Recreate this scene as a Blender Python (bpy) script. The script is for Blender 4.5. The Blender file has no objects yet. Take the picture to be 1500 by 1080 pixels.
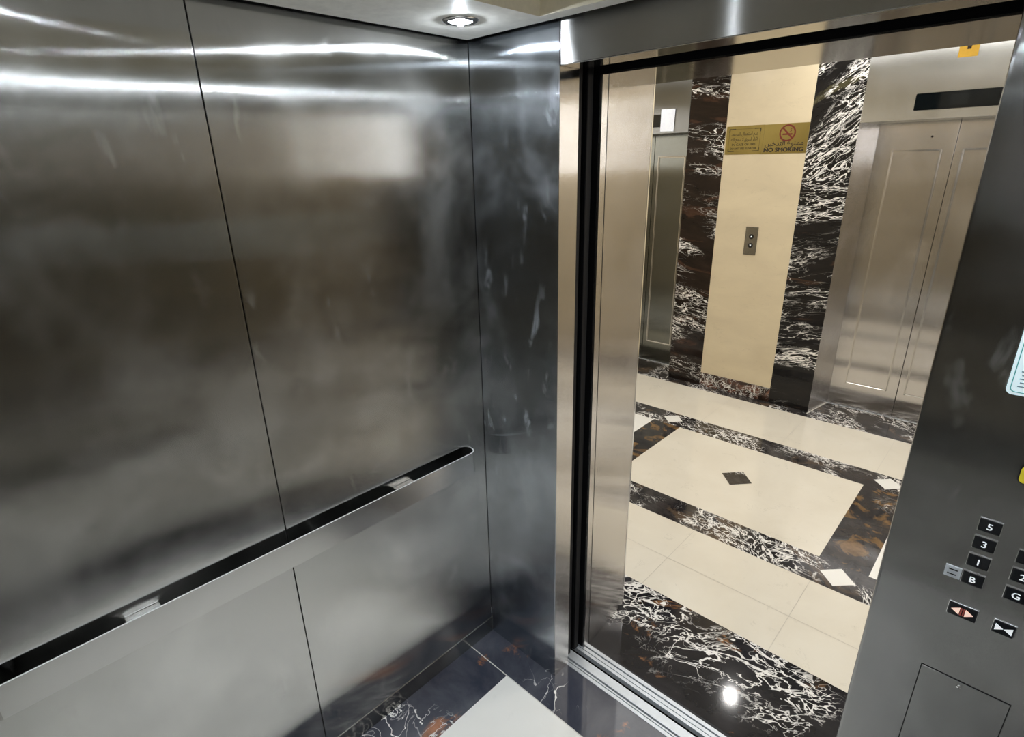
import bpy, bmesh, math, random
from mathutils import Vector, Matrix
random.seed(7)
PI = math.pi
C = bpy.context.scene.collection
YAW = 0.0128572          # the lobby stands very slightly askew to the cabin
RZ = Matrix.Rotation(YAW, 4, 'Z')

# ------------------------------------------------------------------ materials
MATS = {}
def mat_new(name):
    m = bpy.data.materials.new(name); m.use_nodes = True
    nt = m.node_tree
    for n in list(nt.nodes): nt.nodes.remove(n)
    out = nt.nodes.new('ShaderNodeOutputMaterial')
    b = nt.nodes.new('ShaderNodeBsdfPrincipled')
    nt.links.new(b.outputs[0], out.inputs[0])
    MATS[name] = m
    return m, nt, b
def setin(nt, sock, v):
    if hasattr(v, 'default_value') or isinstance(v, bpy.types.NodeSocket): nt.links.new(v, sock)
    else: sock.default_value = v
def math_n(nt, op, a, b=0.5, clamp=False):
    n = nt.nodes.new('ShaderNodeMath'); n.operation = op; n.use_clamp = clamp
    setin(nt, n.inputs[0], a); setin(nt, n.inputs[1], b)
    return n.outputs[0]
def maprange(nt, v, a, b, c, d, smooth=False):
    n = nt.nodes.new('ShaderNodeMapRange'); n.clamp = True
    if smooth: n.interpolation_type = 'SMOOTHSTEP'
    setin(nt, n.inputs[0], v)
    for i, q in enumerate((a, b, c, d)): setin(nt, n.inputs[i + 1], q)
    return n.outputs[0]
def noise(nt, vec, scale, detail=4, rough=.55, dist=0.0):
    n = nt.nodes.new('ShaderNodeTexNoise')
    nt.links.new(vec, n.inputs['Vector'])
    n.inputs['Scale'].default_value = scale; n.inputs['Detail'].default_value = detail
    n.inputs['Roughness'].default_value = rough; n.inputs['Distortion'].default_value = dist
    return n.outputs[0]
def mixc(nt, f, a, b):
    n = nt.nodes.new('ShaderNodeMix'); n.data_type = 'RGBA'
    setin(nt, n.inputs[0], f)
    for s, v in ((n.inputs[6], a), (n.inputs[7], b)):
        if isinstance(v, tuple): s.default_value = (*v, 1) if len(v) == 3 else v
        else: nt.links.new(v, s)
    return n.outputs[2]
def coords(nt, loc=(0, 0, 0), rot=(0, 0, 0), scale=(1, 1, 1)):
    t = nt.nodes.new('ShaderNodeNewGeometry')
    mp = nt.nodes.new('ShaderNodeMapping')
    nt.links.new(t.outputs['Position'], mp.inputs[0])
    mp.inputs[2].default_value = rot                     # turn first, then stretch along the turned axes
    m2 = nt.nodes.new('ShaderNodeMapping'); nt.links.new(mp.outputs[0], m2.inputs[0])
    m2.inputs[1].default_value = loc; m2.inputs[3].default_value = scale
    return m2.outputs[0]

def simple(name, col, rough=.5, metal=0.0, emit=0.0, ecol=None, spec=.5):
    m, nt, b = mat_new(name)
    v = coords(nt)
    f = noise(nt, v, 40, 3)
    b.inputs['Base Color'].default_value = (*col, 1)
    c = mixc(nt, maprange(nt, f, .3, .7, 0, 1), tuple(x * .93 for x in col), tuple(min(1, x * 1.05) for x in col))
    nt.links.new(c, b.inputs['Base Color'])
    b.inputs['Roughness'].default_value = rough; b.inputs['Metallic'].default_value = metal
    b.inputs['Specular IOR Level'].default_value = spec
    if emit:
        b.inputs['Emission Color'].default_value = (*(ecol or col), 1)
        b.inputs['Emission Strength'].default_value = emit
    return m

def steel(name, col=(.56, .55, .53), rough=.27, aniso=.85, smear=True, smudge=.5, wav=0.012, groove=0.0, dust=.06, marks=0.0, axis=(.0007, .0003, 1)):
    """vertically brushed stainless steel: highlights smear sideways"""
    m, nt, b = mat_new(name)
    v = coords(nt)
    big = noise(nt, v, 3.0, 4, .55, .3)
    fine = noise(nt, coords(nt, scale=(140, 140, 1.1)), 1.0, 1, .5)
    cloud = maprange(nt, big, .42, .72, 0, 1, True)
    c = mixc(nt, math_n(nt, 'MULTIPLY', cloud, smudge), tuple(x * .88 for x in col), tuple(min(1, x * 1.14) for x in col))
    c = mixc(nt, maprange(nt, fine, .35, .65, 0, .06), c, tuple(x * .72 for x in col))
    nt.links.new(c, b.inputs['Base Color'])
    dd = math_n(nt, 'MULTIPLY', cloud, dust)
    mk = None
    if marks:                                            # finger marks and wipe streaks
        mk = maprange(nt, noise(nt, coords(nt, (1.7, .4, .9), scale=(1, 1, .42)), 17, 3, .6, .35), .57, .72, 0, 1, True)
        mk = math_n(nt, 'MULTIPLY', mk, maprange(nt, noise(nt, coords(nt, (.3, .2, .1)), 2.1, 2, .5), .42, .62, .1, 1, True))
        mk = math_n(nt, 'MULTIPLY', mk, marks)
        dd = math_n(nt, 'MAXIMUM', dd, mk)
        c = mixc(nt, mk, c, tuple(min(1, x * 1.5) for x in col)); nt.links.new(c, b.inputs['Base Color'])
    nt.links.new(math_n(nt, 'SUBTRACT', 1.0, dd), b.inputs['Metallic'])
    rr = maprange(nt, big, .35, .7, rough - .04 * smudge, rough + .07 * smudge)
    if mk is not None: rr = math_n(nt, 'ADD', rr, math_n(nt, 'MULTIPLY', mk, .35))
    nt.links.new(rr, b.inputs['Roughness'])
    if smear:
        b.inputs['Anisotropic'].default_value = aniso
        g = nt.nodes.new('ShaderNodeNewGeometry')
        x = nt.nodes.new('ShaderNodeVectorMath'); x.operation = 'CROSS_PRODUCT'
        nt.links.new(g.outputs['True Normal'], x.inputs[0]); x.inputs[1].default_value = axis
        nt.links.new(x.outputs[0], b.inputs['Tangent'])
    nrm = None
    if groove:
        # the brushing itself: microscopic upright grooves that tip the surface sideways only
        wn = nt.nodes.new('ShaderNodeTexWhiteNoise'); wn.noise_dimensions = '3D'
        nt.links.new(coords(nt, scale=(9173.1, 9311.7, 8931.3)), wn.inputs['Vector'])
        sp = nt.nodes.new('ShaderNodeSeparateColor'); nt.links.new(wn.outputs['Color'], sp.inputs[0])
        k = math_n(nt, 'ADD', math_n(nt, 'ADD', sp.outputs[0], sp.outputs[1]), sp.outputs[2])
        k = math_n(nt, 'SUBTRACT', k, 1.5)
        k3 = math_n(nt, 'MULTIPLY', math_n(nt, 'MULTIPLY', k, k), k)
        k = math_n(nt, 'MULTIPLY', math_n(nt, 'ADD', math_n(nt, 'MULTIPLY', k, .75), math_n(nt, 'MULTIPLY', k3, .45)), groove)
        sc = nt.nodes.new('ShaderNodeVectorMath'); sc.operation = 'SCALE'
        nt.links.new(x.outputs[0], sc.inputs[0]); nt.links.new(k, sc.inputs['Scale'])
        ad = nt.nodes.new('ShaderNodeVectorMath'); ad.operation = 'ADD'
        nt.links.new(sc.outputs[0], ad.inputs[1])
        if wav: nrm = ad
        nt.links.new(g.outputs['Normal'], ad.inputs[0])
        nz = nt.nodes.new('ShaderNodeVectorMath'); nz.operation = 'NORMALIZE'
        nt.links.new(ad.outputs[0], nz.inputs[0]); nt.links.new(nz.outputs[0], b.inputs['Normal'])
    if wav:
        low = noise(nt, coords(nt, scale=(1, 1, .8)), 1.7, 1, .4)
        bp = nt.nodes.new('ShaderNodeBump'); bp.inputs['Strength'].default_value = 1
        bp.inputs['Distance'].default_value = wav
        nt.links.new(low, bp.inputs['Height']); nt.links.new(bp.outputs[0], nrm.inputs[0] if nrm else b.inputs['Normal'])
    return m

def marble(name, base=(.012, .013, .017), vein=(.85, .83, .8), patch=(.30, .12, .045), rot=(0, 0, .6), scale=(1, 1, 1),
           dens=.5, width=.035, vs=3.2, web=.5, patch_t=.6, base2=(.05, .045, .045), off=(0, 0, 0), rough=.07, ps=2.4, ior=1.5):
    m, nt, b = mat_new(name)
    v = coords(nt, off, rot, scale)
    def ridge(s, w, det=5, dist=.7, ro=.6):
        n = noise(nt, v, s, det, ro, dist)
        d = math_n(nt, 'ABSOLUTE', math_n(nt, 'SUBTRACT', n, .5))
        return maprange(nt, d, 0, w, 1, 0, True)
    body = maprange(nt, noise(nt, v, vs * 1.4, 6, .65, .5), .38, .7, 0, 1)
    c = mixc(nt, body, base, base2)
    p = maprange(nt, noise(nt, coords(nt, (off[0] + 3.3, off[1] + 1.7, off[2]), rot, scale), ps, 5, .62, .9), patch_t, patch_t + .07, 0, 1, True)
    pv = mixc(nt, maprange(nt, noise(nt, v, 14, 5, .7), .35, .65, 0, 1), tuple(x * .45 for x in patch), patch)
    c = mixc(nt, math_n(nt, 'MULTIPLY', p, .9), c, pv)
    mask = maprange(nt, noise(nt, v, vs * .62, 3, .5, .3), .62 - .22 * dens, .80 - .22 * dens, 0, 1, True)
    main = ridge(vs, width * .36)
    fine = ridge(vs * 2.6, width * .75, 3, .9)
    thin = math_n(nt, 'MULTIPLY', ridge(vs * 1.7, width * .28, 4, 1.0), .6)
    w = math_n(nt, 'MAXIMUM', math_n(nt, 'MULTIPLY', main, maprange(nt, mask, 0, 1, .12, 1)), math_n(nt, 'MULTIPLY', math_n(nt, 'MULTIPLY', fine, mask), web))
    w = math_n(nt, 'MAXIMUM', w, math_n(nt, 'MULTIPLY', thin, maprange(nt, mask, 0, 1, .25, 1)))
    w = maprange(nt, w, .15, .58, 0, 1)
    c = mixc(nt, w, c, vein)
    nt.links.new(c, b.inputs['Base Color'])
    b.inputs['Roughness'].default_value = rough
    b.inputs['IOR'].default_value = ior
    return m

def cream(name, col, col2, rough=.14, scale=(1, 1, 1), cont=1.0):
    m, nt, b = mat_new(name)
    v = coords(nt, scale=scale)
    a = maprange(nt, noise(nt, v, 2.2, 6, .6, .5), .3, .7, 0, cont)
    c = mixc(nt, a, col, col2)
    n = noise(nt, v, 5.5, 5, .6, 1.2)
    d = maprange(nt, math_n(nt, 'ABSOLUTE', math_n(nt, 'SUBTRACT', n, .36)), 0, .012, .28 * cont, 0)
    c = mixc(nt, d, c, tuple(x * .62 for x in col2))
    sp = maprange(nt, noise(nt, v, 16, 4, .6, .3), .64, .76, 0, .25 * cont)
    c = mixc(nt, sp, c, tuple(x * .7 for x in col2))
    nt.links.new(c, b.inputs['Base Color'])
    b.inputs['Roughness'].default_value = rough
    return m

M_wall   = steel('brushed_steel_wall', (.55, .545, .525), .135, 1, smudge=1.0, wav=.005, groove=.42, dust=.10, marks=.16)
M_front  = steel('brushed_steel_return', (.50, .535, .58), .13, 1, smudge=1.1, wav=.004, groove=.30, dust=.15, marks=.42)  # base tinted blue for the cool downlight's cast
M_cop    = steel('brushed_steel_panel', (.335, .335, .33), .15, 1, smudge=1.0, wav=.003, groove=.3, marks=.2)
M_head   = steel('brushed_steel_header', (.38, .375, .36), .17, 1, wav=.003, groove=.3, dust=.08, axis=(1, .0003, .0007))
M_jamb   = steel('brushed_steel_jamb', (.70, .675, .655), .15, 1, wav=.004, groove=.3)
M_soffit = steel('polished_steel_underside', (.52, .51, .49), .13, 0, smear=False, smudge=.3, wav=0)
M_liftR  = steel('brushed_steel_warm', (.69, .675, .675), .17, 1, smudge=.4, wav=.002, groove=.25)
M_liftL  = steel('brushed_steel_grey', (.24, .25, .235), .18, 1, smudge=.4, wav=.002, groove=.25)  # grey steel, darkened further against the end light's reflection
M_transL = steel('brushed_steel_shaded_transom', (.27, .28, .285), .20, 1, smudge=.4, wav=.002, groove=.25)  # transom steel darkened to hold back the end light's reflection
M_mould  = steel('moulding_steel', (.80, .78, .75), .22, 0, smear=False, smudge=.2, wav=0)
M_trans  = steel('brushed_steel_transom', (.60, .61, .60), .20, 1, smudge=.4, wav=.002, groove=.25)
M_skirt  = steel('skirting_steel', (.36, .35, .33), .15, .5, smudge=.4, wav=0)
M_rail   = steel('handrail_steel', (.60, .59, .57), .22, .7, smudge=.4, wav=0)
M_edge   = simple('painted_highlight_edge', (.95, .95, .95), .5, .6)  # rail top whitened so its highlight is in the colour
M_chrome = simple('bright_steel_edge', (.82, .82, .82), .16, 1.0)
M_alu    = simple('aluminium_sill', (.66, .70, .74), .33, .35)
M_black  = simple('black_gap', (.006, .006, .007), .6, spec=.15)
M_seam   = simple('dark_seam', (.012, .012, .012), .6, spec=.2)
M_rub    = simple('black_rubber', (.01, .01, .011), .55, spec=.2)
M_btn    = simple('black_gloss_button', (.008, .009, .011), .16)
M_num    = simple('white_numeral', (.85, .88, .9), .4, emit=.5)  # slight glow put into the white print
M_arrO   = simple('pink_lit_arrow', (.95, .72, .62), .4, emit=.55, ecol=(1, .62, .5))
M_red    = simple('red_mark', (.45, .08, .06), .4)
M_ylw    = simple('yellow_button', (.75, .62, .04), .3, emit=.12)  # faint glow put into the button's yellow
M_glass  = simple('black_glass', (.004, .006, .007), .06)
M_glass2 = simple('dark_glass_grey', (.009, .012, .013), .1)
M_paper  = simple('white_paper', (.80, .83, .90), .6, emit=.12)  # faint glow put into the sheet, which is no lamp
M_notice = simple('white_blue_card', (.72, .86, .90), .35, emit=.35, ecol=(.72, .9, .95))  # glow put into the colour of the card
M_teal   = simple('teal_print', (.10, .36, .34), .5, emit=.1)  # print glows faintly along with the card
M_ink    = simple('grey_ink', (.22, .30, .34), .5)
M_inkd   = simple('dark_ink', (.02, .012, .008), .5)
M_inko   = simple('olive_ink', (.055, .038, .008), .5)
M_redink = simple('red_ink', (.15, .014, .007), .5)
M_gold   = steel('brushed_gold', (.36, .285, .095), .35, 0, smear=False, smudge=.6, wav=0)
M_stick  = simple('yellow_sticker', (.80, .47, .05), .45)
M_ceil   = simple('cabin_ceiling_paint', (.90, .88, .82), .55)
M_coff   = simple('cream_coffer_paint', (.84, .77, .61), .5)
M_lobc   = simple('lobby_ceiling_paint', (.80, .78, .72), .7)
M_lens   = simple('lit_lens', (1, 1, 1), .3, emit=14, ecol=(.86, .93, 1.0))
M_core   = simple('lit_lamp_core', (1, 1, 1), .3, emit=1900, ecol=(.84, .92, 1.0))
M_lensL  = simple('lit_lobby_lens', (1, 1, 1), .3, emit=70, ecol=(1, .93, .82))
M_grout  = simple('pale_grout', (.62, .60, .55), .3)
M_grout2 = simple('tile_joint', (.55, .51, .44), .3)
M_cwall  = cream('cream_marble_wall', (.70, .60, .42), (.60, .51, .36), .22, scale=(1, 1, 2.4), cont=.8)
M_cfloor = cream('cream_marble_floor', (.79, .745, .645), (.72, .665, .56), .13, cont=.9)
M_wfloor = cream('white_marble_floor', (.87, .86, .82), (.82, .81, .77), .12, cont=.5)
M_mcab   = marble('dark_marble_cabin', (.032, .036, .055), patch=(.42, .17, .08), base2=(.085, .088, .105), dens=.6, width=.034, vs=2.6, web=.3, patch_t=.60, ps=4.2, rot=(0, 0, .9), off=(.4, .2, 0))  # base raised to blue grey for the lit walls it reflects
M_msill  = marble('dark_marble_doorway', (.012, .012, .015), patch=(.36, .17, .07), base2=(.030, .028, .032), dens=.95, width=.046, vs=3.6, web=.9, patch_t=.60, ps=4.4, rot=(0, 0, -.5), scale=(.8, 1.3, 1), off=(.1, .63, 0))
M_mstr   = marble('dark_marble_stripe', (.014, .013, .015), patch=(.13, .09, .06), base2=(.07, .062, .058), dens=1.0, width=.05, vs=4.4, web=.7, patch_t=.57, ps=4, rot=(0, 0, .5), scale=(.8, 1.2, 1), off=(2.1, .3, 0))
M_mcross = marble('dark_marble_cross', (.013, .014, .018), patch=(.26, .15, .06), base2=(.06, .05, .042), dens=.15, width=.03, vs=5, web=.4, patch_t=.52, ps=6, off=(.7, 1.3, 0))
M_mpilR  = marble('black_marble_pillar', (.007, .007, .008), patch=(.08, .045, .03), base2=(.016, .014, .014), dens=.85, width=.036, vs=2.9, web=.8, patch_t=.64, ps=4, rot=(0, .16, 0), scale=(.5, 1, 2.3), off=(0, 0, .4), ior=1.36)
M_mpilT  = marble('white_veined_marble_pillar', (.007, .007, .008), patch=(.10, .09, .045), base2=(.018, .016, .015), dens=1.2, width=.043, vs=3.4, web=1.0, patch_t=.60, ps=4, rot=(0, .65, 0), scale=(.6, 1, 2.2), off=(.3, 0, .1), ior=1.36)
M_mpilL  = marble('brown_black_marble_pillar', (.010, .007, .006), patch=(.07, .035, .022), base2=(.026, .016, .012), dens=.72, width=.034, vs=3.3, web=.8, patch_t=.56, ps=4, rot=(0, -.12, 0), scale=(.6, 1, 2.1), off=(1.3, 0, .2), ior=1.36)
M_mskt   = marble('red_brown_marble_skirting', (.016, .008, .006), patch=(.22, .085, .05), base2=(.09, .04, .03), dens=.9, width=.05, vs=5.5, web=.6, patch_t=.5, ps=6, rot=(0, .8, 0), off=(.2, 0, 0))

# ------------------------------------------------------------------ geometry helpers
def bm_box(bm, x0, x1, y0, y1, z0, z1, bevel=0.0, seg=2):
    t = bmesh.new()
    vs = [t.verts.new((x, y, z)) for x in (x0, x1) for y in (y0, y1) for z in (z0, z1)]
    for f in ((0, 1, 3, 2), (4, 6, 7, 5), (0, 4, 5, 1), (2, 3, 7, 6), (0, 2, 6, 4), (1, 5, 7, 3)):
        t.faces.new([vs[i] for i in f])
    bmesh.ops.recalc_face_normals(t, faces=t.faces)
    if bevel:
        bmesh.ops.bevel(t, geom=list(t.edges), offset=bevel, segments=seg, profile=.5, affect='EDGES')
    me = bpy.data.meshes.new('t'); t.to_mesh(me); t.free(); bm.from_mesh(me); bpy.data.meshes.remove(me)
def box(*a, **k):
    bm = bmesh.new(); bm_box(bm, *a, **k); return bm
def prism(pts, z0, z1):
    """vertical prism on a plan outline"""
    bm = bmesh.new()
    a = [bm.verts.new((x, y, z0)) for x, y in pts]; b = [bm.verts.new((x, y, z1)) for x, y in pts]
    bm.faces.new(a[::-1]); bm.faces.new(b); n = len(pts)
    for i in range(n): bm.faces.new((a[i], a[(i + 1) % n], b[(i + 1) % n], b[i]))
    bmesh.ops.recalc_face_normals(bm, faces=bm.faces)
    return bm
def facing(pts, y, t):
    """flat plate from an (x, z) outline, front at y, back at y+t (looks toward -y)"""
    bm = bmesh.new()
    a = [bm.verts.new((x, y, z)) for x, z in pts]; b = [bm.verts.new((x, y + t, z)) for x, z in pts]
    bm.faces.new(a); bm.faces.new(b[::-1]); n = len(pts)
    for i in range(n): bm.faces.new((a[i], b[i], b[(i + 1) % n], a[(i + 1) % n]))
    bmesh.ops.recalc_face_normals(bm, faces=bm.faces)
    return bm
def rrect(x0, x1, z0, z1, r, n=6):
    p = []
    for cx, cz, a in ((x1 - r, z0 + r, -PI / 2), (x1 - r, z1 - r, 0), (x0 + r, z1 - r, PI / 2), (x0 + r, z0 + r, PI)):
        for i in range(n + 1): p.append((cx + r * math.cos(a + PI / 2 * i / n), cz + r * math.sin(a + PI / 2 * i / n)))
    return p
def circ(cx, cz, r, n=28): return [(cx + r * math.cos(2 * PI * i / n), cz + r * math.sin(2 * PI * i / n)) for i in range(n)]
def ring_plate(outer, inner, y, t):
    bm = bmesh.new(); n = len(outer)
    A = [bm.verts.new((x, y, z)) for x, z in outer]; B = [bm.verts.new((x, y, z)) for x, z in inner]
    A2 = [bm.verts.new((x, y + t, z)) for x, z in outer]; B2 = [bm.verts.new((x, y + t, z)) for x, z in inner]
    for i in range(n):
        j = (i + 1) % n
        bm.faces.new((A[i], A[j], B[j], B[i])); bm.faces.new((A2[j], A2[i], B2[i], B2[j]))
        bm.faces.new((A[j], A[i], A2[i], A2[j])); bm.faces.new((B[i], B[j], B2[j], B2[i]))
    bmesh.ops.recalc_face_normals(bm, faces=bm.faces)
    return bm
def lathe(profile, n=32, loc=(0, 0, 0)):
    bm = bmesh.new(); rings = []
    for r, z in profile:
        rings.append([bm.verts.new((loc[0] + r * math.cos(2 * PI * i / n), loc[1] + r * math.sin(2 * PI * i / n), loc[2] + z)) for i in range(n)] if r > 1e-6 else [bm.verts.new((loc[0], loc[1], loc[2] + z))])
    for a, b in zip(rings, rings[1:]):
        for i in range(n):
            j = (i + 1) % n
            if len(a) == 1: bm.faces.new((a[0], b[j], b[i]))
            elif len(b) == 1: bm.faces.new((a[i], a[j], b[0]))
            else: bm.faces.new((a[i], a[j], b[j], b[i]))
    bmesh.ops.recalc_face_normals(bm, faces=bm.faces)
    return bm
def obj(name, bm, mat, parent=None, smooth=False):
    me = bpy.data.meshes.new(name); bm.to_mesh(me); bm.free()
    for m in (mat if isinstance(mat, (list, tuple)) else [mat]): me.materials.append(m)
    if smooth:
        for p in me.polygons: p.use_smooth = True
    o = bpy.data.objects.new(name, me); C.objects.link(o)
    if parent: o.parent = parent
    return o
def thing(name, label, cat, loc=(0, 0, 0), lobby=False, group=None):
    o = bpy.data.objects.new(name, None); C.objects.link(o); o.empty_display_size = .05
    L = Vector(loc)
    if lobby: L = RZ @ L; o.rotation_euler.z = YAW
    o.location = L; o['label'] = label; o['category'] = cat
    if group: o['group'] = group
    return o
def structure(name, bm=None, mat=None, lobby=False):
    if bm is None:
        o = bpy.data.objects.new(name, None); C.objects.link(o)
    else: o = obj(name, bm, mat)
    if lobby: o.rotation_euler.z = YAW
    o['kind'] = 'structure'
    return o
def rects(lst, mats):
    """flat floor made of inlaid pieces: (x0,x1,y0,y1,material index[,z])"""
    bm = bmesh.new()
    for r in lst:
        x0, x1, y0, y1, k = r[:5]; z = r[5] if len(r) > 5 else 0
        f = bm.faces.new([bm.verts.new(p) for p in ((x0, y0, z), (x1, y0, z), (x1, y1, z), (x0, y1, z))]); f.material_index = k
    return bm
def add_poly(bm, pts, z, k):
    f = bm.faces.new([bm.verts.new((x, y, z)) for x, y in pts]); f.material_index = k
    if f.normal.z < 0: f.normal_flip()
def text_bm(s, size, x, y, z, align='CENTER', bold=0.0, sx=1.0, t=.0006, width=None):
    """lettering standing on a wall that faces -y: centred at (x, z), front at y"""
    cu = bpy.data.curves.new('txt', 'FONT'); cu.body = s; cu.size = size; cu.align_x = align; cu.align_y = 'CENTER'
    cu.offset = 0; cu.resolution_u = 4; cu.extrude = 0
    o = bpy.data.objects.new('txt', cu); C.objects.link(o)
    bpy.context.view_layer.update()
    dg = bpy.context.evaluated_depsgraph_get()
    me = bpy.data.meshes.new_from_object(o.evaluated_get(dg))
    bpy.data.objects.remove(o); bpy.data.curves.remove(cu)
    bm = bmesh.new(); bm.from_mesh(me); bpy.data.meshes.remove(me)
    if bm.verts:
        xs = [v.co.x for v in bm.verts]; ys = [v.co.y for v in bm.verts]
        cx = (min(xs) + max(xs)) / 2; cy = (min(ys) + max(ys)) / 2
        if width: sx = width / (max(xs) - min(xs))
        for v in bm.verts: v.co = Vector((x + (v.co.x - cx) * sx, y, z + (v.co.y - cy)))
        for f in bm.faces:
            f.normal_update()
            if f.normal.y > 0: f.normal_flip()
        if bold:                                          # heavier strokes: the outline laid again slightly to each side
            src = bm.copy()
            me = bpy.data.meshes.new('t'); src.to_mesh(me); src.free()
            for i, (dx, dz) in enumerate(((-1, 0), (1, 0), (0, .6), (0, -.6))):
                n0 = len(bm.verts); bm.from_mesh(me); bm.verts.ensure_lookup_table()
                for v in bm.verts[n0:]: v.co += Vector((dx * bold, .00002 * (i + 1), dz * bold))
            bpy.data.meshes.remove(me)
    return bm
def merge(*bms):
    r = bmesh.new()
    for b in bms:
        me = bpy.data.meshes.new('t'); b.to_mesh(me); b.free(); r.from_mesh(me); bpy.data.meshes.remove(me)
    return r
# Arabic letters joined into their printed forms, laid out right to left
AR = {'ا': (0xFE8D, 2), 'أ': (0xFE83, 2), 'ب': (0xFE8F, 4), 'ت': (0xFE95, 4), 'ث': (0xFE99, 4), 'ح': (0xFEA1, 4), 'خ': (0xFEA5, 4), 'د': (0xFEA9, 2),
      'ر': (0xFEAD, 2), 'س': (0xFEB1, 4), 'ص': (0xFEB9, 4), 'ع': (0xFEC9, 4), 'ق': (0xFED5, 4), 'ل': (0xFEDD, 4), 'م': (0xFEE1, 4), 'ن': (0xFEE5, 4),
      'ه': (0xFEE9, 4), 'و': (0xFEED, 2), 'ي': (0xFEF1, 4), 'ء': (0xFE80, 1), 'L': (0xFEFB, 2)}
def arabic(s):
    s = s.replace('لا', 'L'); out = []
    for i, c in enumerate(s):
        if c not in AR: out.append(c); continue
        base, n = AR[c]
        prev = i > 0 and s[i - 1] in AR and AR[s[i - 1]][1] == 4 and n > 1
        nxt = i + 1 < len(s) and s[i + 1] in AR and AR[s[i + 1]][1] > 1 and n == 4
        k = (3 if prev and nxt else 2 if nxt else 1 if prev else 0)
        out.append(chr(base + k))
    return ''.join(reversed(out))

# ------------------------------------------------------------------ the cabin shell
A, B, WX, DY = .358, 1.302, 1.66, 1.59       # return edges, cabin width and depth
HZ, CZ = 2.191, 2.29                          # header underside, ceiling
TOP = 2.36
JB = .086
def steel_wall(name, side):
    """two tall panels with an open seam"""
    w = structure(name)
    for y0, y1 in ((-.7935, -.0015), (-DY + .002, -.7965)):
        if side == 'left': b = box(-.03, 0, y0, y1, 0, TOP, bevel=.0012)
        else: b = box(WX, WX + .03, y0, y1, 0, TOP, bevel=.0012)
        obj('steel_panel', b, M_wall, w)
    x = (-.045, -.006) if side == 'left' else (WX + .006, WX + .045)
    obj('seam_backing', box(x[0], x[1], -.80, -.79, 0, TOP), M_seam, w)
    return w
wl = steel_wall('wall_left', 'left')
wr = steel_wall('wall_right', 'right')
wb = structure('wall_rear')
for x0, x1 in ((.002, .8285), (.8315, WX - .002)):
    obj('steel_panel', box(x0, x1, -DY - .03, -DY, 0, TOP, bevel=.0012), M_wall, wb)
obj('seam_backing', box(.82, .84, -DY - .045, -DY - .006, 0, TOP), M_seam, wb)
structure('baseboard_left', box(.0002, .0022, -DY + .01, -.002, 0, .074), M_skirt)
structure('baseboard_right', box(WX - .0022, WX - .0002, -DY + .01, -.002, 0, .074), M_skirt)

# front return beside the door, with its jamb face
wf = structure('wall_front')
obj('return_panel', box(0, A - .0015, 0, JB, 0, TOP, bevel=.0012), M_front, wf)
obj('jamb_edge', box(A - .0014, A + .0006, .0012, JB, 0, HZ), M_jamb, wf)
hd = structure('trim_1')                       # door header
obj('header_panel', box(A + .0025, B - .0025, 0, JB - .002, HZ, TOP, bevel=.0012), M_head, hd)
obj('header_underside', box(A + .003, B - .003, .0015, JB, HZ - .0012, HZ + .002), M_soffit, hd)
obj('header_seam', box(A - .0022, A + .0032, .004, JB, HZ + .004, TOP), M_seam, hd)

# ceiling: flat border, raised coffer in the middle, shadow gap along the walls
def ceiling():
    g = .039
    bm = bmesh.new()
    X0, X1, Y0, Y1 = g, WX - g, -DY + g, -g
    x0, x1, y0, y1 = .364, 1.296, -1.50, -.088
    r1 = .075; z1 = CZ + .062
    def q(pts, k):
        f = bm.faces.new([bm.verts.new(p) for p in pts]); f.material_index = k
    for a, b, c, d in ((X0, x0, Y0, Y1), (x1, X1, Y0, Y1), (x0, x1, Y0, y0), (x0, x1, y1, Y1)):
        q(((a, c, CZ), (a, d, CZ), (b, d, CZ), (b, c, CZ)), 0)
    def side(xa, ya, xb, yb, k): q(((xa, ya, CZ), (xb, yb, CZ), (xb, yb, z1), (xa, ya, z1)), k)
    side(x0, y0, x0, y1, 1); side(x0, y1, x1, y1, 1); side(x1, y1, x1, y0, 1); side(x1, y0, x0, y0, 1)
    q(((x0, y0, z1), (x0, y1, z1), (x1, y1, z1), (x1, y0, z1)), 1)
    for a, b, c, d in ((X0, X0, Y0, Y1), (X0, X1, Y1, Y1)):
        q(((a, c, CZ), (b, d, CZ), (b, d, CZ + .012), (a, c, CZ + .012)), 0)
    return bm
structure('ceiling', ceiling(), [M_ceil, M_coff])
structure('trim_2', box(-.03, WX + .03, -DY - .03, JB, TOP, TOP + .04), M_seam)      # roof above the ceiling, coloured dark as the gap's shade

# cabin floor
F, G = -.128, .213
fl = [(0, G, -DY, F - .002, 0), (0, WX, F + .002, .079, 0), (WX - G, WX, -DY, F - .002, 0), (G, WX - G, -DY, F - .002, 1),
      (0, G, F - .002, F + .002, 2), (G, WX, F - .002, F + .002, 2)]
structure('floor', rects(fl, None), [M_mcab, M_wfloor, M_grout])

# ------------------------------------------------------------------ door sills and doors
def sill(name, y0, y1, grooves):
    s = structure(name)
    ys = [y0] + [v for g in grooves for v in g] + [y1]
    for a, b in zip(ys[0::2], ys[1::2]):
        obj('sill_strip', box(-.55, 2.2, a, b, -.02, .002, bevel=.0008), M_alu, s)
    obj('groove', box(-.55, 2.2, y0 + .001, y1 - .001, -.03, -.012), M_black, s)
sill('trim_3', .079, .148, [(.093, .0965), (.103, .111)])
sill('trim_4', .171, .224, [(.184, .187), (.2015, .208)])
obj_gap = structure('trim_5', box(-.55, 2.2, .146, .173, -.06, -.03), M_black)
sh = structure('wall_shaft')                    # the slot between cabin and landing, its shade painted by black linings
obj('slot_side', box(-.62, -.60, .05, .26, -.05, 2.5), M_black, sh)
obj('slot_side', box(2.26, 2.28, .05, .26, -.05, 2.5), M_black, sh)
obj('slot_top', box(-.62, 2.28, JB + .0008, .26, 2.47, 2.5), M_black, sh)
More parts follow.
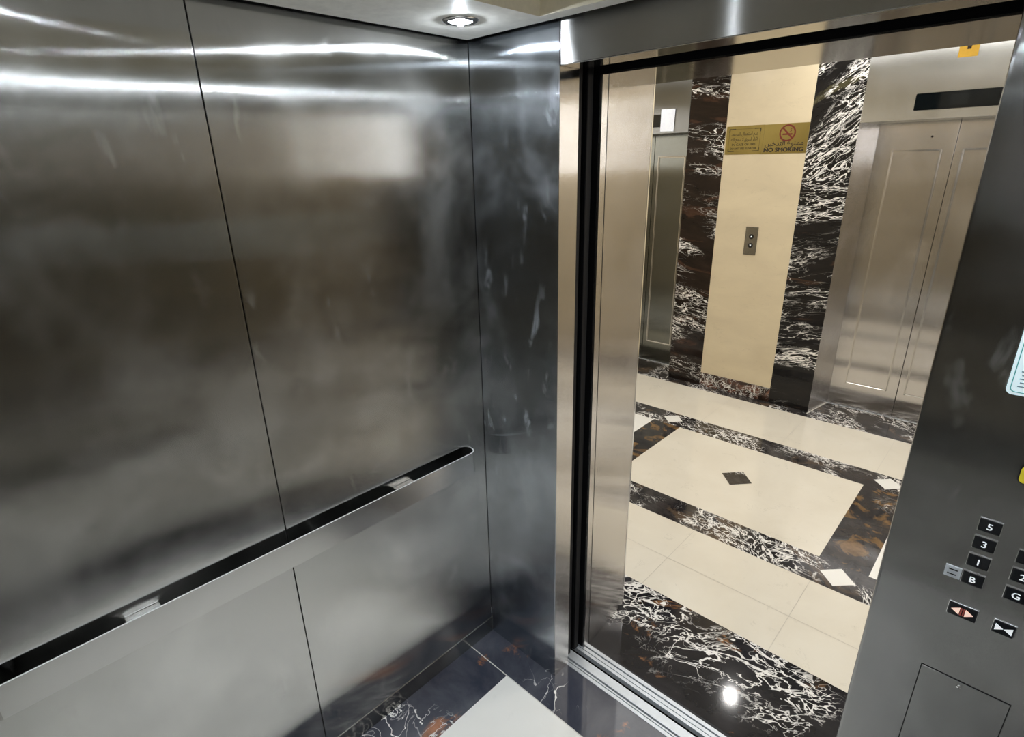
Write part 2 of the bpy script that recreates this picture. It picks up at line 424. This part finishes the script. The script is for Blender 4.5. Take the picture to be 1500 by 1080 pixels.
obj('slot_lining', box(-.60, A - .004, JB + .0008, JB + .003, .004, 2.47), M_black, sh)
obj('slot_lining', box(B + .004, 2.26, JB + .0008, JB + .003, .004, 2.47), M_black, sh)
obj('slot_lining', box(A - .004, B + .004, JB + .0008, JB + .003, HZ + .003, 2.47), M_black, sh)
obj('slot_lining', box(-.60, A - .006, .1925, .1945, .004, 2.47), M_black, sh)
obj('slot_lining', box(B + .006, 2.26, .1925, .1945, .004, 2.47), M_black, sh)
obj('slot_lining', box(A - .006, B + .006, .1925, .1945, 2.188, 2.47), M_black, sh)
for n, (x0, x1, y0, y1, ex) in enumerate(((-.58, .338, .100, .130, .338), (1.322, 2.24, .100, .130, 1.322), (-.58, .340, .152, .180, .340), (1.320, 2.24, .152, .180, 1.320))):
    d = structure('door_%d' % (n + 1))
    left = n % 2 == 0
    obj('door_leaf', box(x0, x1 - .012 if left else x1, y0, y1, .006, 2.3) if left else box(x0 + .012, x1, y0, y1, .006, 2.3), M_black, d)  # leaf coloured black for the shade inside the slot
    obj('rubber_edge', box(x1 - .012, x1, y0, y1, .006, 2.3, bevel=.003) if left else box(x0, x0 + .012, y0, y1, .006, 2.3, bevel=.003), M_rub, d)

# ------------------------------------------------------------------ handrail
def handrail(x, sgn, label):
    t = thing('handrail', label, 'handrail', (x, -.78, .86))
    th, h, dep, ln = .0045, .083, .038, .708     # bar thickness, height, stand-off, half length
    path = []
    rr = .034
    for s in (1, -1):
        seg = [(0.001, s * ln)]
        for i in range(0, 9):
            a = PI / 2 * i / 8
            seg.append((.001 + (dep - .001 - rr) + rr * math.sin(a), s * (ln - rr + rr * math.cos(a))))
        path += seg if s == 1 else seg[::-1]
    # path runs wall -> bend -> along -> bend -> wall
    inner = []
    for i, p in enumerate(path):
        a = Vector(path[max(0, i - 1)]); b = Vector(path[min(len(path) - 1, i + 1)])
        d = (b - a).normalized(); nrm = Vector((-d.y, d.x))
        if nrm.dot(Vector((.012, 0)) - Vector(p)) < 0: nrm = -nrm
        if abs(p[1]) < ln - rr - .001: nrm = Vector((-1, 0))
        inner.append((max(.001, p[0] + nrm.x * th), p[1] + nrm.y * th))
    bm = bmesh.new()
    def vv(p, z): return bm.verts.new((sgn * p[0], p[1], z))
    rows = [(vv(o, 0), vv(o, h), vv(i, h), vv(i, 0)) for o, i in zip(path, inner)]
    for r, q in zip(rows, rows[1:]):
        for k in range(4):
            f = bm.faces.new((r[k], q[k], q[(k + 1) % 4], r[(k + 1) % 4]))
            f.material_index = 1 if k == 1 else (2 if k == 2 else 0)  # back face blackened to paint the shade behind the bar
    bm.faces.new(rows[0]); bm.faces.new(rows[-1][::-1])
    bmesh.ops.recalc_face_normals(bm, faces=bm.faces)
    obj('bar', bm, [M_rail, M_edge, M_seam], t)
    for y in (-.39, .39):
        a, b = (.001, .033) if sgn > 0 else (-.033, -.001)
        obj('bracket', box(a, b, y - .038, y + .038, .028, .074, bevel=.002), M_chrome, t)
    return t
handrail(0, 1, 'flat brushed steel handrail along the left cabin wall')
handrail(WX, -1, 'flat brushed steel handrail on the right cabin wall behind the button panel')

# ------------------------------------------------------------------ cabin downlights
def downlight(x, y, label):
    t = thing('ceiling_downlight', label, 'light', (x, y, CZ), group='recessed downlights in the cabin ceiling')
    obj('trim_ring', lathe([(.031, .010), (.0315, -.002), (.034, -.005), (.041, -.0045), (.047, -.001), (.047, .004)], 40), M_chrome, t, True)
    obj('lamp_lens', lathe([(.0315, .004), (.030, -.003), (.022, -.0055), (.012, -.007), (0, -.0075)], 32), M_lens, t, True)
    obj('lamp_core', lathe([(.009, -.006), (.0088, -.0095), (.006, -.0115), (0, -.0125)], 24), M_core, t, True)
    return t
DL = ((.2055, -.212, 'round recessed downlight in the cabin ceiling above the left front corner'),
      (1.50, -.212, 'round recessed downlight in the cabin ceiling above the button panel'),
      (.2055, -1.40, 'round recessed downlight in the cabin ceiling at the left rear corner'),
      (1.50, -1.40, 'round recessed downlight in the cabin ceiling at the right rear corner'))
def lamp(name, kind, loc, energy, col, size, rot=(0, 0, 0), cone=None, blend=.6):
    l = bpy.data.lights.new(name, kind); l.energy = energy; l.color = col
    if kind == 'AREA':
        l.shape = 'DISK' if not isinstance(size, tuple) else 'RECTANGLE'
        if isinstance(size, tuple): l.size, l.size_y = size
        else: l.size = size
    else: l.shadow_soft_size = size
    if cone: l.spot_size = cone; l.spot_blend = blend
    o = bpy.data.objects.new(name, l); C.objects.link(o); o.location = loc; o.rotation_euler = rot
    return o
for x, y, lb in DL:
    downlight(x, y, lb)
    lamp('cabin_lamp', 'SPOT', (x, y, CZ - .016), 17, (.88, .94, 1.0), .03, cone=2.5, blend=.7)

# ------------------------------------------------------------------ control panel
cp = thing('control_panel', 'tall brushed steel control panel with black floor buttons to the right of the doorway', 'control panel', (B, 0, 0))
def L(bm):                                       # cabin coordinates -> control panel coordinates
    bmesh.ops.translate(bm, verts=bm.verts, vec=(-B, 0, 0)); return bm
obj('faceplate', L(box(B, WX - .001, 0, JB, 0, TOP, bevel=.006)), M_cop, cp)
def button(name, x, z, w, h, sym, bname='numeral', smat=M_num):
    b = obj(name, L(box(x - w / 2, x + w / 2, -.0045, .001, z - h / 2, z + h / 2, bevel=.0022, seg=3)), M_btn, cp)
    obj('bezel', L(box(x - w / 2 - .0009, x + w / 2 + .0009, -.0028, .001, z - h / 2 - .0004, z + h / 2 + .0013, bevel=.0006)), M_chrome, b)  # chrome plate peeks out on top as the bevel's painted highlight
    if sym is not None:
        o = obj(bname, L(sym), smat, b)
    return b
YF = -.0049
for x, z, s in ((1.457, 1.2585, '5'), (1.457, 1.217, '3'), (1.457, 1.174, '1'), (1.457, 1.1305, 'B'), (1.5245, 1.217, '4'), (1.5245, 1.175, '2'), (1.5245, 1.1305, 'G')):
    button('floor_button', x, z, .035, .0285, text_bm(s, .0195, x, YF, z, bold=.00025))
def tri(pts): return facing(pts, YF, .0004)
xo, zo = 1.4575, 1.047
ob = button('door_open_button', xo, zo, .048, .0305, merge(tri([(xo - .0185, zo), (xo - .0045, zo - .009), (xo - .0045, zo + .009)]), tri([(xo + .0185, zo), (xo + .0045, zo + .009), (xo + .0045, zo - .009)])), 'arrow_symbol', M_arrO)
obj('bar_symbol', L(merge(facing(rrect(xo - .0034, xo - .0008, zo - .009, zo + .009, .0006), YF, .0004), facing(rrect(xo + .0008, xo + .0034, zo - .009, zo + .009, .0006), YF, .0004))), M_red, ob)
xc, zc = 1.5245, 1.046
button('door_close_button', xc, zc, .034, .0295, merge(tri([(xc - .0135, zc + .008), (xc - .0135, zc - .008), (xc - .0005, zc)]), tri([(xc + .0135, zc - .008), (xc + .0135, zc + .008), (xc + .0005, zc)])), 'arrow_symbol', M_num)
bp_ = obj('tactile_plate', L(box(1.4105, 1.4375, -.0022, .001, 1.117, 1.1445, bevel=.0008)), M_alu, cp)
obj('raised_mark', L(merge(box(1.4165, 1.4315, -.0034, -.001, 1.1355, 1.1375), box(1.4155, 1.4305, -.0034, -.001, 1.1245, 1.1265))), M_seam, bp_)
ab = obj('alarm_button', L(facing(rrect(1.4735, 1.5065, 1.3685, 1.4025, .008), -.0055, .0065)), M_ylw, cp)
obj('bezel', L(facing(rrect(1.4715, 1.5085, 1.3665, 1.4045, .009), -.0035, .0045)), M_btn, ab)
bx, bz = 1.490, 1.3855
bell = [(bx - .009, bz - .007), (bx + .009, bz - .007), (bx + .0065, bz - .003), (bx + .006, bz + .004), (bx + .003, bz + .008), (bx - .003, bz + .008), (bx - .006, bz + .004), (bx - .0065, bz - .003)]
obj('bell_symbol', L(facing(bell, -.0059, .0005)), M_inkd, ab)
sc = obj('service_cover', L(facing(rrect(1.4215, 1.5725, .43, .8735, .002), -.0012, .002)), M_cop, cp)
obj('cover_gap', L(ring_plate(rrect(1.4195, 1.5745, .428, .8755, .002), rrect(1.4215, 1.5725, .43, .8735, .002), -.0003, .001)), M_seam, sc)
obj('edge_highlight', L(box(1.4225, 1.5715, -.0018, -.0005, .8720, .8735)), M_chrome, sc)  # bright strip painting the highlight along the cover's top
lk = lathe([(.0, .0016), (.004, .0016), (.0048, 0), (.0048, -.001)], 20); bmesh.ops.rotate(lk, verts=lk.verts, cent=(0, 0, 0), matrix=Matrix.Rotation(PI / 2, 3, 'X')); bmesh.ops.translate(lk, verts=lk.verts, vec=(1.49, -.0012, .859))
obj('lock', L(lk), M_chrome, sc, True)

# notice card stuck on the control panel
nt_ = thing('notice_card', 'pale blue white notice card with rounded corners on the control panel above the buttons', 'notice', (1.49, -.0005, 1.533))
def N(bm): bmesh.ops.translate(bm, verts=bm.verts, vec=(-1.49, .0005, -1.533)); return bm
obj('card', N(facing(rrect(1.418, 1.562, 1.533, 1.72, .010), -.0022, .0016)), M_notice, nt_)
obj('border_line', N(ring_plate(rrect(1.423, 1.557, 1.538, 1.715, .008), rrect(1.4245, 1.5555, 1.5395, 1.7135, .007), -.0025, .0003)), M_teal, nt_)
obj('green_bar', N(facing(rrect(1.4325, 1.5475, 1.592, 1.599, .003), -.0025, .0003)), M_teal, nt_)
for i, z in enumerate((1.549, 1.556, 1.563, 1.570, 1.577, 1.583)):
    obj('text_line', N(facing(rrect(1.432 + .002 * (i % 2), 1.545 - .01 * (i % 3), z, z + .0022, .0005), -.0025, .0003)), M_ink, nt_)

# ------------------------------------------------------------------ the landing portal
pt = structure('trim_6')
def LW(p): return p
LY, LZ = .515, 2.184
obj('frame_side', prism([(.3435, LY), (.3605, .226), (.3605, .196), (.30, .196), (.30, LY)][::-1], .0025, 2.72), M_jamb, pt)
obj('frame_side', prism([(1.3205, LY), (1.3035, .226), (1.3035, .196), (1.36, .196), (1.36, LY)], .0025, 2.72), M_jamb, pt)
obj('frame_joint', prism([(.3600, .2275), (.3612, .2275), (.3612, .2248), (.3600, .2248)], .0025, LZ), M_seam, pt)
obj('frame_head', box(.30, 1.36, .196, LY, LZ + .002, 2.72), M_jamb, pt)
obj('frame_underside', box(.33, 1.335, .197, LY - .001, LZ, LZ + .0035), M_soffit, pt)
obj('frame_edge', prism([(.3395, LY + .004), (.3445, LY + .004), (.3445, LY - .003), (.3395, LY - .003)], .0025, LZ + .3), M_chrome, pt)

# ------------------------------------------------------------------ the lobby (built in its own frame)
W, D = 3.317, 3.635
CH = 2.86
XL, XR = -3.4, 4.3
l1, l2, l3, l4, l5, l6 = .694, 1.26, 1.477, 2.394, 2.609, 3.214
P1, P2 = -.330, .924
CW = .225
period = P2 - P1 + CW
R = [(XL, XR, .224, l1, 0), (XL, XR, l1, l2, 2), (XL, XR, l2, l3, 1), (XL, XR, l4, l5, 1), (XL, XR, l5, l6, 2), (XL, XR, l6, D + .05, 1)]
k = -3
while True:
    a = P1 + k * period; b = a + period - CW
    if a > XR: break
    if b > XL:
        R.append((max(XL, a), min(XR, b), l3, l4, 2 if k == 0 else 4))
        if b + CW < XR: R.append((b, b + CW, l3, l4, 3))
    k += 1
floor_l = rects(R, None)
zi = .0006
for kx in range(-2, 4):
    cx = P2 + CW / 2 + kx * period
    if XL + .2 < cx < XR - .2:
        for cy, r in (((l2 + l3) / 2, .080), ((l4 + l5) / 2, .080)):
            add_poly(floor_l, [(cx - r, cy), (cx, cy - r), (cx + r, cy), (cx, cy + r)], zi, 4)
    mx = (P1 + P2) / 2 + kx * period
    if XL + .2 < mx < XR - .2:
        add_poly(floor_l, [(mx - .098, 1.95), (mx, 1.95 - .107), (mx + .098, 1.95), (mx, 1.95 + .107)], zi, 1)
for x in [(.344 + .602 * i) for i in range(-6, 7)]:
    if XL < x < XR:
        add_poly(floor_l, [(x - .0012, l1), (x + .0012, l1), (x + .0012, l2), (x - .0012, l2)], zi, 5)
        add_poly(floor_l, [(x - .0012, l5), (x + .0012, l5), (x + .0012, l6), (x - .0012, l6)], zi, 5)
add_poly(floor_l, [(XL, .949), (XR, .949), (XR, .9515), (XL, .9515)], zi, 5)
fo = obj('floor', floor_l, [M_msill, M_mstr, M_cfloor, M_mcross, M_wfloor, M_grout2]); fo.rotation_euler.z = YAW; fo['kind'] = 'structure'

# far wall: cream slabs and dark pilasters, two lift doorways
LL0, LL1, RL0, RL1 = -1.885, -.925, .317, 1.360
wfar = structure('wall_far', lobby=True)
def slab(name, x0, x1, z0, z1, m, y=W, t=.12): obj(name, box(x0, x1, y, y + t, z0, z1), m, wfar)
slab('cream_slab', -.610, .005, .126, CH, M_cwall)
obj('skirting', box(-.610, .005, W - .003, W + .12, 0, .126), M_mskt, wfar)
slab('dark_pilaster', LL1, -.610, 0, CH, M_mpilL, y=W - .001)
slab('dark_pilaster', .005, RL0, 0, 1.782, M_mpilR, y=W - .001)
slab('dark_pilaster', .005, RL0, 1.784, CH, M_mpilT, y=W - .001)
slab('dark_pilaster', RL1, RL1 + .32, 0, CH, M_mpilR)
slab('dark_pilaster', LL0 - .32, LL0, 0, CH, M_mpilL)
slab('cream_slab', RL1 + .32, XR, .126, CH, M_cwall); obj('skirting', box(RL1 + .32, XR, W - .003, W + .12, 0, .126), M_mskt, wfar)
slab('cream_slab', XL, LL0 - .32, .126, CH, M_cwall); obj('skirting', box(XL, LL0 - .32, W - .003, W + .12, 0, .126), M_mskt, wfar)

def lift(name, x0, x1, m, mt):
    d = structure(name, lobby=True)
    s = .058; xm = (x0 + x1) / 2
    y = W + .002
    obj('frame_side', prism([(x0, y), (x0 + s, D), (x0 + s, D + .05), (x0 - .0, D + .05)], .001, 2.157), m, d)
    obj('frame_side', prism([(x1, y), (x1, D + .05), (x1 - s, D + .05), (x1 - s, D)], .001, 2.157), m, d)
    obj('transom', box(x0 + .0015, x1 - .0015, W - .004, D + .05, 2.157, CH, bevel=.002), mt, d)
    obj('sill_edge', box(x0 + s, x1 - s, D - .016, D - .004, 0, .002), M_alu, d)
    obj('recess_edge', merge(prism([(x0 - .002, W - .035), (x0 + .008, W - .035), (x0 + s + .006, D - .016), (x0 + s - .004, D - .016)], 0, .0016),
                             prism([(x1 - .008, W - .035), (x1 + .002, W - .035), (x1 - s + .004, D - .016), (x1 - s - .006, D - .016)], 0, .0016)), M_grout, d)
    for a, b, left in ((x0 + s, xm - .002, True), (xm + .002, x1 - s, False)):
        lf = obj('door_leaf', box(a, b, D, D + .035, .004, 2.157, bevel=.0015), m, d)
        pa, pb = (a + .102, b - .063) if left else (a + .04, b - .105)
        w = .014
        mo = ring_plate([(pa, .20), (pb, .20), (pb, 1.98), (pa, 1.98)], [(pa + w, .20 + w), (pb - w, .20 + w), (pb - w, 1.98 - w), (pa + w, 1.98 - w)], D - .009, .010)
        bmesh.ops.bevel(mo, geom=[e for e in mo.edges if all(abs(v.co.y - (D - .009)) < 1e-5 for v in e.verts)], offset=.0055, segments=3, affect='EDGES')
        obj('moulding', mo, M_mould, lf)
        if left:
            kk = lathe([(0, .001), (.006, .001), (.007, 0)], 16); bmesh.ops.rotate(kk, verts=kk.verts, cent=(0, 0, 0), matrix=Matrix.Rotation(PI / 2, 3, 'X')); bmesh.ops.translate(kk, verts=kk.verts, vec=(xm - .14, D - .0003, 2.06))
            obj('release_keyhole', kk, M_inkd, lf)
    obj('centre_gap', box(xm - .002, xm + .002, D + .012, D + .03, .004, 2.157), M_seam, d)
    return d
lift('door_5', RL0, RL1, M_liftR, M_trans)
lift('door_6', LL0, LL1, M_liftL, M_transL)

def indicator(x0, x1, label):
    xm = (x0 + x1) / 2
    t = thing('floor_indicator', label, 'display', (xm, W - .004, 2.2105), lobby=True)
    obj('screen', facing(rrect(x0 - xm, x1 - xm, 0, .0985, .008), -.003, .003), M_glass, t)
    obj('digit_window', facing(rrect(-.045, .045, .018, .080, .003), -.0034, .0006), M_glass2, t)
indicator(.612, 1.066, 'long black floor indicator screen above the right lift doors across the lobby')
indicator(-1.635, -1.168, 'black floor indicator screen above the left lift doors, partly under a white paper')

pn = thing('paper_sheet', 'small white paper sheet taped above the left lift doors beside the black screen', 'paper', (-1.117, W - .009, 2.172), lobby=True)
obj('sheet', facing([(-.063, .003), (.060, 0.0), (.064, .172), (-.064, .175)], -.0012, .001), M_paper, pn)
ys = thing('warning_sticker', 'yellow warning sticker with a black mark on the steel above the right lift doors', 'sticker', (.830, W - .0045, 2.49), lobby=True)
obj('sticker', facing(rrect(-.048, .048, 0, .115, .004), -.0012, .001), M_stick, ys)
obj('black_mark', facing([(-.009, .041), (.009, .041), (.014, .09), (-.014, .09)], -.0017, .0005), M_inkd, ys)

# signs on the cream slab
def sign_base(name, label, x0, x1, z0, z1):
    xm = (x0 + x1) / 2
    t = thing(name, label, 'sign', (xm, W - .0005, z0), lobby=True, group='gold signs on the cream marble')
    obj('plate', box(x0 - xm, x1 - xm, -.003, 0, 0, z1 - z0, bevel=.0007), M_gold, t)
    return t
yS = -.0036
s1 = sign_base('fire_sign', 'gold fire notice sign with a bracketed frame, left of the no smoking sign', -.601, -.3125, 1.977, 2.182)
for a, b in ((-1, 1), (1, 1), (-1, -1), (1, -1)):      # corner brackets
    cx, cz = a * .122, .1025 + b * .083
    obj('corner_bracket', merge(facing([(cx, cz), (cx - a * .05, cz), (cx - a * .05, cz - b * .006), (cx - a * .008, cz - b * .006), (cx - a * .006, cz - b * .026), (cx, cz - b * .026)], yS, .0006)), M_inko, s1)
obj('border_line', ring_plate([(-.120, .022), (.120, .022), (.120, .183), (-.120, .183)], [(-.1185, .0235), (.1185, .0235), (.1185, .1815), (-.1185, .1815)], yS, .0005), M_inko, s1)
obj('lettering', merge(text_bm(arabic('عدم استعمال المصعد'), .036, 0, yS, .142, width=.205, bold=.0004), text_bm(arabic('أثناء الحريق لا سمح الله'), .034, 0, yS, .107, width=.205, bold=.0004),
                       text_bm('IN CASE OF FIRE', .023, 0, yS, .071, width=.182, bold=.0008), text_bm('DO NOT USE ELEVATOR', .021, 0, yS, .042, width=.205, bold=.0008)), M_inko, s1)
s2 = sign_base('no_smoking_sign', 'gold no smoking sign with a red crossed cigarette circle', -.3115, .004, 1.976, 2.181)
X = .012; Z = .140
cig = merge(ring_plate(circ(X, Z, .058, 36), circ(X, Z, .047, 36), yS, .0006))
bar = facing([(-.050, -.0055), (.050, -.0055), (.050, .0055), (-.050, .0055)], yS, .0006)
bmesh.ops.rotate(bar, verts=bar.verts, cent=(0, 0, 0), matrix=Matrix.Rotation(PI / 4, 3, 'Y')); bmesh.ops.translate(bar, verts=bar.verts, vec=(X, 0, Z))
obj('prohibition_ring', merge(cig, bar), M_redink, s2)
smoke = merge(facing([(X + .016, Z + .004), (X + .028, Z + .012), (X + .022, Z + .022), (X + .030, Z + .030), (X + .025, Z + .031), (X + .016, Z + .021), (X + .021, Z + .012), (X + .010, Z + .006)], yS + .0002, .0004),
              facing([(X - .034, Z - .014), (X + .020, Z - .014), (X + .020, Z - .003), (X - .034, Z - .003)], yS + .0002, .0004), facing([(X + .023, Z - .014), (X + .034, Z - .014), (X + .034, Z - .003), (X + .023, Z - .003)], yS + .0002, .0004))
obj('cigarette_symbol', smoke, M_redink, s2)
obj('lettering', merge(text_bm(arabic('ممنوع التدخين'), .05, -.004, yS, .063, width=.272, bold=.0010), text_bm('NO SMOKING', .040, -.004, yS, .026, width=.278, bold=.0022)), M_inkd, s2)

# landing call panel
cl = thing('call_panel', 'small steel lift call panel with two round buttons on the cream marble', 'call panel', (-.309, W - .0005, 1.213), lobby=True)
obj('faceplate', box(-.049, .049, -.004, 0, 0, .221, bevel=.0012), M_cop, cl)
for z, up in ((.145, 1), (.076, -1)):
    def disc(r0, y0, r1, y1):
        b = lathe([(0, y1), (r1, y1), (r0, y0)], 24); bmesh.ops.rotate(b, verts=b.verts, cent=(0, 0, 0), matrix=Matrix.Rotation(PI / 2, 3, 'X')); bmesh.ops.translate(b, verts=b.verts, vec=(.001, 0, z)); return b
    cb = obj('call_button', disc(.0195, .003, .0185, .0065), M_btn, cl)
    obj('arrow_symbol', facing([(.001 - .0075, z - .006 * up), (.001 + .0075, z - .006 * up), (.001, z + .0075 * up)][::up], -.0072, .0005), M_num, cb)

# the rest of the lobby room
wn = structure('wall_near', lobby=True)
for x0, x1, z0, z1, m in ((XL, -.02, 0, CH, M_cwall), (-.02, .297, 0, CH, M_mpilR), (1.363, 1.69, 0, CH, M_mpilR), (1.69, XR, 0, CH, M_cwall), (.297, 1.363, 2.72, CH, M_trans)):
    obj('wall_slab', box(x0, x1, .30, LY - .005, z0, z1), m, wn)
we = structure('wall_right_end', lobby=True)  # unseen end walls, split dark below light to shape the reflected band
obj('lower_slab', box(XR, XR + .1, .3, D + .05, 0, 1.75), M_mstr, we)
obj('upper_slab', box(XR, XR + .1, .3, D + .05, 1.75, CH), M_cwall, we)
we2 = structure('wall_left_end', lobby=True)
obj('lower_slab', box(XL - .1, XL, .3, D + .05, 0, 1.75), M_mstr, we2)
obj('upper_slab', box(XL - .1, XL, .3, D + .05, 1.75, CH), M_cwall, we2)
structure('ceiling', box(XL, XR, .3, D + .05, CH, CH + .05), M_lobc, lobby=True)
for x, y in ((.20, 2.88), (-1.5, 2.88), (1.9, 2.88), (.85, 1.25), (-1.2, 1.25), (2.6, 1.25), (3.6, 2.4)):
    p = RZ @ Vector((x, y, CH - .012))
    lamp('lobby_lamp', 'AREA', p, 6.8, (1, .98, .95), .06)
p = RZ @ Vector((.9, 1.9, CH - .02)); lamp('lobby_soft_fill', 'AREA', p, 24, (1, .985, .955), (4.5, .5), rot=(0, 0, YAW))  # added soft fill light, no panel fixture here
p = RZ @ Vector((XR - .05, 1.9, 2.2)); lamp('lobby_end_fill', 'AREA', p, 30, (.94, .97, 1.0), (.7, 2.4), rot=(0, PI / 2, YAW))  # added light, mirrored as the bright band in the cabin steel
p = RZ @ Vector((XL + .05, 1.9, 2.2)); lamp('lobby_end_fill', 'AREA', p, 20, (1, .97, .92), (.7, 2.4), rot=(0, -PI / 2, YAW))  # added light at the other end for the same reflected band

# ------------------------------------------------------------------ world, camera, view
w = bpy.data.worlds.new('world'); bpy.context.scene.world = w; w.use_nodes = True
w.node_tree.nodes['Background'].inputs[0].default_value = (.05, .05, .05, 1)
cam = bpy.data.cameras.new('camera'); co = bpy.data.objects.new('camera', cam); C.objects.link(co)
cam.sensor_fit = 'HORIZONTAL'; cam.sensor_width = 36; cam.lens = 36 * 816.6 / 1500
cam.shift_x = (750 - 749.04) / 1500; cam.shift_y = (542.99 - 540) / 1500
cam.clip_start = .01
yaw, pit, rol = -.7716, -.3557, -.022
f = Vector((math.sin(yaw) * math.cos(pit), math.cos(yaw) * math.cos(pit), math.sin(pit)))
r = f.cross(Vector((0, 0, 1))).normalized(); u = r.cross(f)
c, s = math.cos(rol), math.sin(rol)
r2 = c * r + s * u; u2 = -s * r + c * u
m = Matrix((r2, u2, -f)).transposed().to_4x4(); m.translation = Vector((1.4241, -1.3072, 1.9472))
co.matrix_world = m
bpy.context.scene.camera = co
sc_ = bpy.context.scene
sc_.view_settings.view_transform = 'Standard'
sc_.view_settings.exposure = 0.0
sc_.cycles.max_bounces = 10; sc_.cycles.glossy_bounces = 8; sc_.cycles.diffuse_bounces = 4
sc_.cycles.sample_clamp_indirect = 8
sc_.cycles.blur_glossy = .3
sc_.cycles.caustics_reflective = True
